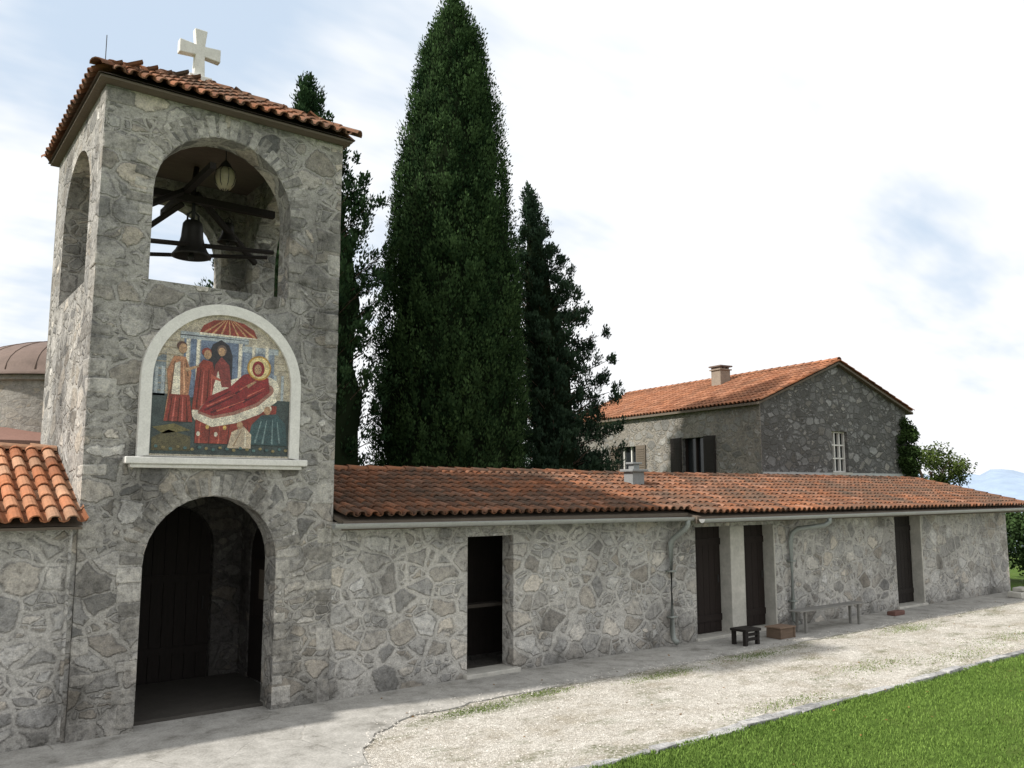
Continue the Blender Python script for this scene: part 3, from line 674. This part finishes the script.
    if core:
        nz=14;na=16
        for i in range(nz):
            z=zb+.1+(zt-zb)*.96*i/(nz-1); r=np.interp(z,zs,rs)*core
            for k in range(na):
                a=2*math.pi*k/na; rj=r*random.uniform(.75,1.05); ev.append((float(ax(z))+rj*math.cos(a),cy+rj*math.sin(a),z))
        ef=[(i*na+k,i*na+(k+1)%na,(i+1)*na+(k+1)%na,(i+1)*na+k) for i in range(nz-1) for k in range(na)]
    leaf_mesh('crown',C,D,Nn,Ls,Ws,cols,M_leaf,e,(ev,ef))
    return e
conifer(12.25,19,[(2.2,1.95),(3.5,2.1),(5.5,2.12),(8,1.97),(11,1.68),(13.5,1.32),(15,.95),(16,.5),(16.7,.12)],2600,64,'tall dense dark green conical cypress behind the tiled roof',clr=.24,rag=.07,core=.84,vz=2.0,light=(.058,.10,.038),dark=(.012,.026,.012),ls=.10)
conifer(7.95,19,[(2.5,2.1),(5,2.15),(8,2.0),(9.3,1.7),(10.3,1.3),(11.0,.85),(12.0,.4),(12.9,.08)],1700,48,'dark slender conifer half hidden behind the bell tower',clr=.32,core=.68,dark=(.012,.028,.014),light=(.042,.075,.032),boughs=190,tilt=.7,ls=.11)
conifer(17.0,20,[(2.2,1.95),(4.5,1.95),(6.5,1.75),(8,1.45),(9.5,1.0),(10.6,.6),(11.4,.3),(12.1,.06)],1700,40,'looser blue green conifer with feathery tiered boughs',clr=.28,core=.38,dark=(.016,.030,.020),light=(.05,.082,.05),boughs=170,lean=-1.3,asym=.10,tilt=.3,ls=.11)
def bush(name,cx,cy,cz,rx,ry,rz,n,label,cat,dark,light,ls=.14,trunk=False):
    e=thing(name,(cx,cy,0),label,cat)
    rv=rng.normal(0,1,(n,3)); rv/=np.linalg.norm(rv,axis=1,keepdims=True)
    nc=40; cv=rng.normal(0,1,(nc,3)); cv/=np.linalg.norm(cv,axis=1,keepdims=True); ccn=cv*rng.uniform(.45,.85,(nc,1))*np.array([rx,ry,rz])
    idx=rng.integers(0,nc,n); C=np.array([cx,cy,cz])+ccn[idx]+rv*rng.uniform(.1,.42,(n,1))*min(rx,rz)
    b=np.clip(rng.uniform(0,.6,nc)[idx]+.4*rv[:,2]+rng.uniform(-.1,.3,n),0,1)[:,None]
    cols=np.array(dark)*(1-b)+np.array(light)*b
    Ls=rng.uniform(.6,1.2,n)*ls
    leaf_mesh('crown' if trunk else 'foliage',C,rng.normal(0,1,(n,3))+rv,rv+rng.normal(0,.4,(n,3)),Ls,Ls*.6,cols,M_leaf,e)
    if trunk:
        m=MB(); m.tube([(cx,cy,0),(cx+.1,cy,cz*.5),(cx,cy,cz)],.14,8,r2=.06)
        for q in range(6): a=q*1.05; m.tube([(cx,cy,cz*.6),(cx+rx*.5*math.cos(a),cy+ry*.5*math.sin(a),cz+.1),(cx+rx*.8*math.cos(a),cy+ry*.8*math.sin(a),cz+rz*.4)],.05,5,r2=.012)
        m.build('trunk',M_bark,e)
    return e
bush('broadleaf_tree',34.4,17.3,3.45,1.8,1.7,1.15,7000,'yellow green broadleaf tree beyond the stone house','tree',(.03,.045,.015),(.085,.115,.03),.12,True)
bush('garden_shrub',27.6,11.2,1.2,1.3,1.2,1.1,6000,'dark green shrub at the far end of the stone building','shrub',(.025,.045,.02),(.06,.10,.035),.12)
p=HT(6.9,-.05,0); bush('ivy',p[0],p[1],4.1,.55,.35,1.35,9000,'dark ivy climbing the corner of the stone house','climbing plant',(.018,.03,.012),(.05,.085,.025),.10)

# ------------------------------------------------------------------ SMALL OBJECTS
bn=thing('bench',(15.2,9.8,0),'weathered grey slab bench with slim legs standing against the rubble wall','bench')
m=MB(); m.box(14.05,16.3,9.68,9.96,.415,.445,j=.004); m.build('seat',M_benchst,bn,bevel=.008)
for x in (14.25,16.05):
    for y in (9.70,9.89):
        m=MB(); m.box(x,x+.045,y,y+.045,.02,.415,j=.003); m.build('leg',M_benchst,bn,bevel=.006)
st=thing('wooden_stool',(12.45,9.65,0),'small dark wooden stool beside the doorway','stool')
m=MB(); m.box(12.22,12.66,9.52,9.86,.26,.30,j=.004); m.build('seat',M_wood,st,bevel=.006)
for x in (12.25,12.58):
    for y in (9.55,9.79):
        m=MB(); m.box(x,x+.06,y,y+.06,.02,.26); m.build('leg',M_wood,st)
for z in (.1,.18):
    m=MB(); m.box(12.27,12.63,9.56,9.585,z,z+.05); m.build('rail',M_wood,st)
cr=thing('wooden_box',(13.5,9.7,0),'small dull brown wooden box with a lid on the paving','box')
M_crate=plain('crate_wood',(.15,.105,.075),.85,.45,7,.006,stretch=(.6,.6,6))
m=MB(); m.box(13.30,13.74,9.60,9.90,.022,.20,j=.004); m.build('box_body',M_crate,cr,bevel=.006)
m=MB(); m.box(13.28,13.76,9.58,9.92,.202,.228,j=.003); m.build('lid',plain('lid_wood',(.20,.14,.10),.85,.4,7),cr,bevel=.005)
m=MB(); m.box(13.30,13.335,9.585,9.599,.025,.20); m.build('batten',M_crate,cr); m=MB(); m.box(13.705,13.74,9.585,9.599,.025,.20); m.build('batten',M_crate,cr)
m=MB(); m.box(17.7,18.12,9.85,10.05,.02,.11,j=.01); o=m.build('clay_block',plain('clay',(.16,.085,.07),.9,.3,8),None,bevel=.02); o['label']='small reddish clay block lying on the paving by the wall'; o['category']='block'
m=MB(); m.box(23.0,23.9,9.5,9.85,.02,.16,j=.02); m.box(23.2,23.7,9.55,9.8,.16,.25,j=.02); o=m.build('stone_slab',M_plaster,None,bevel=.02); o['label']='pale loose stone slabs stacked at the path edge'; o['category']='stone slab'

# ------------------------------------------------------------------ GROUND
g=NT('lawn_soil'); co=g.coord(); n=g.noise(co,3,4,.65); n2=g.noise(co,40,4,.7); n0=g.noise(co,.6,3,.6)
c=g.mix(n,(.06,.105,.02),(.115,.19,.036)); c=g.mix(.7,c,g.ramp(n2,[(.3,(.5,.5,.45)),(.7,(1.3,1.3,1.2))]),'MULTIPLY'); c=g.mix(g.rng(n0,.45,.7,0,.35),c,(.14,.16,.05))
M_lawn=g.out(c,.95,g.bump(n2,.03,.8),spec=.1)
m=MB()
xs=[-3000,-60,40,60,90,140,220]; zsn=[-.0,-.0,-.0,-3,-10,-22,-34]
vs=[(x,y,z-.002) for x,z in zip(xs,zsn) for y in (-3000,-40,60,3000)]
m.add(vs,[(i*4+j,(i+1)*4+j,(i+1)*4+j+1,i*4+j+1) for i in range(len(xs)-1) for j in range(3)])
m.build('ground',M_lawn,kind='structure')
g=NT('gravel'); co=g.coord(); v1=g.sep(g.voro(co,80)); ve=g.voro(co,80,'F1','Distance'); n=g.noise(co,1.1,5,.7); n2=g.noise(co,7,5,.75)
c=g.ramp(v1[0],[(0,(.32,.30,.265)),(.3,(.47,.445,.40)),(.7,(.58,.555,.505)),(1,(.80,.775,.72))])
c=g.mix(.9,c,g.ramp(n,[(.34,(.68,.64,.56)),(.5,(.95,.935,.91)),(.65,(1.10,1.10,1.09))]),'MULTIPLY')
c=g.mix(.75,c,g.ramp(n2,[(.3,(.62,.59,.54)),(.5,(1,1,1)),(.7,(1.12,1.12,1.12))]),'MULTIPLY')
nn=g.noise(g.mapping(co,(.55,1.3,1)),1.6,5,.7); yy=g.sep(co)[1]
edge=g.math('MAXIMUM',g.rng(yy,8.5,9.4,0,.13),g.rng(yy,6.9,6.4,0,.12)); nn=g.math('ADD',nn,edge)
gm=g.rng(nn,.54,.65); gm=g.math('MULTIPLY',gm,g.rng(g.noise(co,22,3,.7),.35,.6)); gm=g.math('MULTIPLY',gm,.85,True)
c=g.mix(gm,c,(.13,.14,.07))
M_gravel=g.out(c,.95,g.bump(g.math('ADD',g.math('MULTIPLY',ve,.8),g.math('MULTIPLY',n2,1.1)),.015,1),spec=.12)
m=MB(); m.add([(2.0,6.45,.004),(60,6.45,.004),(60,9.5,.004),(2.0,9.5,.004)],[(0,1,2,3)]); m.build('gravel_path',M_gravel,kind='structure')
g=NT('stone_paving'); co=g.coord(); wv=g.vmath('ADD',co,g.vmath('SCALE',g.noise(co,3,3,.5,'Color'),.10)); ve=g.voro(wv,.9,'DISTANCE_TO_EDGE','Distance'); n=g.noise(co,2.6,6,.74); n2=g.noise(co,40,3,.7)
c=g.ramp(n,[(.30,(.19,.182,.162)),(.42,(.32,.31,.285)),(.55,(.40,.388,.36)),(.7,(.48,.465,.435))]); c=g.mix(.6,c,g.ramp(n2,[(.3,(.62,.62,.62)),(.7,(1.25,1.25,1.25))]),'MULTIPLY')
c=g.mix(g.math('MULTIPLY',g.rng(ve,.003,.010,.45,0),g.rng(g.noise(co,2,3,.6),.47,.6)),c,(.14,.13,.10))
M_pave=g.out(c,.9,g.bump(g.math('ADD',g.rng(ve,0,.015,0,.2),g.math('MULTIPLY',n,.9)),.02,.9),spec=.15)
def rough_edge(pts,step,j):
    o=[]
    for (a,b) in zip(pts[:-1],pts[1:]):
        L=math.hypot(b[0]-a[0],b[1]-a[1]); n=max(1,int(L/step))
        for i in range(n): t=i/n; o.append((a[0]+(b[0]-a[0])*t+random.uniform(-j,j),a[1]+(b[1]-a[1])*t+random.uniform(-j,j)))
    return o+[pts[-1]]
e1=rough_edge([(3.2,1.5),(3.5,4.0),(3.75,6.0),(3.95,7.4),(4.2,8.1),(4.7,8.75),(5.4,9.1),(6.5,9.25),(26,9.32)],.22,.05)
outl=[(-9,1.5)]+e1+[(26,10.40),(4.9,10.41),(4.45,13.0),(2.3,13.0),(2.0,10.41),(-9,10.44)]
m=MB(); m.slab(outl,[],-.02,.022,lambda a,b,k:(a,b,k)); m.build('pavement',M_pave,kind='structure')
m=MB(); x=4.0
while x<45:
    L=random.uniform(.2,.7); w=random.uniform(.03,.07); m.box(x,x+L-.025,6.44-w+random.uniform(-.02,.02),6.45+w+random.uniform(-.02,.02),-.02,.03+random.uniform(-.012,.03),0,(random.uniform(.30,.5),)*3,j=.016); x+=L
m.build('kerb',M_dress,kind='structure',bevel=.012)
m=MB()
def pebble(x,y,z,rm):
    r=rm*random.uniform(.5,1.4); k=random.uniform(.34,.68)
    h=r*.6; a=random.uniform(0,6.28)
    vs=[(x+r*random.uniform(.7,1.2)*math.cos(a+q*math.pi*2/5),y+r*random.uniform(.7,1.2)*math.sin(a+q*math.pi*2/5),z) for q in range(5)]+[(x,y,z+.001+h)]
    m.add(vs,[(q,(q+1)%5,5) for q in range(5)],0,(k,k*.95,k*.87))
for i in range(6000): pebble(4.6+20*random.random()**1.4,random.uniform(6.5,9.2),.003,.011)
for i in range(2200):
    a=random.choice(e1[12:]); x=a[0]+random.uniform(-.15,.15); y=a[1]+random.gauss(.04,.10)
    if y<10.2: pebble(x,y,.022,.011)
g=NT('pebble'); m.build('loose_gravel',g.diffuse(g.attr()),recalc=False,kind='stuff',label='loose pale pebbles scattered over the gravel path',category='gravel')
def grass(name,N,fx,fy,hmin,hmax,colA,colB,**p):
    X=fx(N);Y=fy(N); h=rng.uniform(hmin,hmax,N); C=np.stack([X,Y,h*.5],1)
    D=np.stack([rng.normal(0,.35,N),rng.normal(0,.35,N),np.ones(N)],1); Nn=rng.normal(0,1,(N,3))
    pn=.5+.5*np.sin(X*1.7+np.sin(Y*2.1)*1.5)*np.sin(Y*1.9+X*.6); pn=pn*.6+.4*(.5+.5*np.sin(X*.7-Y*2.9+2)*np.sin(Y*3.7+X*2.3)); b=np.clip(rng.uniform(0,1,N)*.6+.4*pn,0,1)[:,None]
    return leaf_mesh(name,C,D,Nn,h,np.full(N,.010)*rng.uniform(.7,1.4,N),np.array(colA)*(1-b)+np.array(colB)*b,M_blade,None,None,kind='stuff',**p)
N=140000
grass('lawn_grass',N,lambda n:5.0+22*rng.uniform(0,1,n)**1.5,lambda n:6.42-rng.uniform(0,1,n)**1.3*4.2,.025,.055,(.06,.115,.022),(.20,.30,.07),label='short bright green mown lawn grass',category='grass')
def tuft_pts(n):
    cs=[(9.5,8.9,.5),(11.8,9.0,.5),(12.5,7.4,.8),(14.5,7.0,.9),(17,7.3,1.0),(20,7.0,1.2),(6.2,8.9,.4),(7.3,9.1,.4),(9.5,6.8,.6),(16.5,8.9,.7),(24,7.2,1.2)]
    k=rng.integers(0,len(cs),n); A=np.array(cs)[k]; return A[:,0]+rng.normal(0,.8,n)*A[:,2],A[:,1]+rng.normal(0,.2,n)*A[:,2]
tx,ty=tuft_pts(9000)
grass('path_grass',9000,lambda n:tx,lambda n:ty,.010,.03,(.10,.14,.045),(.20,.26,.08),label='thin grass tufts growing through the gravel',category='grass')
n=140; X=rng.uniform(5,22,n);Y=rng.uniform(5.2,10.2,n); Z=np.where(Y<6.4,.05,np.where(Y>9.2,.03,.012))
leaf_mesh('fallen_leaves',np.stack([X,Y,Z],1),np.stack([rng.normal(0,1,n),rng.normal(0,1,n),rng.normal(0,.15,n)],1),np.tile([0,0,1.],(n,1))+rng.normal(0,.2,(n,3)),rng.uniform(.03,.06,n),rng.uniform(.02,.035,n),np.array([[.22,.13,.05]])*rng.uniform(.5,1.3,(n,1)),M_leaf,None,None,kind='stuff',label='scattered dry brown leaves on path and lawn',category='leaves')

M_sea=plain('hazed_sea_water',(.26,.34,.40),.35,.1,.01,.0)  # paleness is distance haze painted into the water colour
m=MB(); m.add([(150,-6000,-30),(9000,-6000,-30),(9000,9000,-30),(150,9000,-30)],[(0,1,2,3)]); m.build('sea',M_sea,kind='structure')
M_hill=plain('hazed_hill',(.30,.38,.49),1,.08,.004,.0)  # pale blue is aerial haze painted into the hill colour
m=MB(); n=60; D=3200; vs=[]
for i in range(n):
    a=math.radians(8+34*i/(n-1)); hgt=66+12*math.sin(i*.55)+7*math.sin(i*1.7+1)+4*math.sin(i*3.3)
    for (dd,zz) in ((D,-30),(D+250,hgt*.6),(D+500,hgt),(D+1200,-30)): vs.append((dd*math.cos(a),dd*math.sin(a),zz))
m.add(vs,[(i*4+j,(i+1)*4+j,(i+1)*4+j+1,i*4+j+1) for i in range(n-1) for j in range(3)]); m.build('hills',M_hill,smooth=True,kind='structure')

# ------------------------------------------------------------------ SKY / SUN / CAMERA
az=Vector((-.98,.19)).normalized(); el=math.radians(41)
sd=Vector((az.x*math.cos(el),az.y*math.cos(el),math.sin(el))).normalized()
S=bpy.data.lights.new('sun','SUN'); S.energy=5.0; S.angle=math.radians(2.0); S.color=(1,.95,.88)
so=bpy.data.objects.new('sun',S); col.objects.link(so); so.rotation_euler=sd.to_track_quat('Z','Y').to_euler(); so.location=(-10,10,20)
g=NT('World',True); scn.world=g.m
sk=g.N('ShaderNodeTexSky',sky_type='NISHITA'); sk.sun_disc=False; sk.sun_elevation=el; sk.sun_rotation=math.atan2(az.x,az.y)
sk.dust_density=1.5
gen=g.coord('Generated'); sx=g.sep(gen)
zz=g.math('ADD',g.math('ABSOLUTE',sx[2]),.30); cmb=g.N('ShaderNodeCombineXYZ'); g.L(g.math('DIVIDE',sx[0],zz),cmb.inputs[0]); g.L(g.math('DIVIDE',sx[1],zz),cmb.inputs[1])
cv=g.mapping(cmb.outputs[0],(1,1,1),(7.3,3.7,0))
cn=g.noise(cv,1.3,5,.55,dist=.3); cn2=g.noise(g.mapping(cmb.outputs[0],(1.0,2.6,1),(5,1,0),(0,0,.6)),2.2,4,.6)
dn=g.math('ADD',g.math('MULTIPLY',cn,.7),g.math('MULTIPLY',cn2,.35))
dn=g.math('ADD',dn,.14)
for (dv,c0,amp) in (((.196,.877,.438),.90,.21),((.86,.47,.215),.985,.16),((.573,.707,.415),.975,.14)):
    dt=g.vmath('DOT_PRODUCT',gen,Vector(dv).normalized()[:],'Value')
    dn=g.math('SUBTRACT',dn,g.rng(dt,c0,1.0,0,amp,True))
cm=g.rng(dn,.38,.60,0,1,True)
pale=g.mix(.90,sk.outputs[0],(6.8,8.1,9.7))
c=g.mix(cm,pale,(10.5,10.65,10.85))
bg=g.N('ShaderNodeBackground'); g.L(c,bg.inputs[0]); bg.inputs[1].default_value=.1
ow=g.N('ShaderNodeOutputWorld'); g.L(bg.outputs[0],ow.inputs[0])
cam=bpy.data.cameras.new('camera'); cam.lens=844*36/1024; cam.sensor_width=36; cam.clip_end=20000; cam.clip_start=.05
cob=bpy.data.objects.new('camera',cam); col.objects.link(cob); cob.location=(0,0,2.7); cob.rotation_euler=(math.radians(90+7.16),0,math.radians(-37.02)); scn.camera=cob
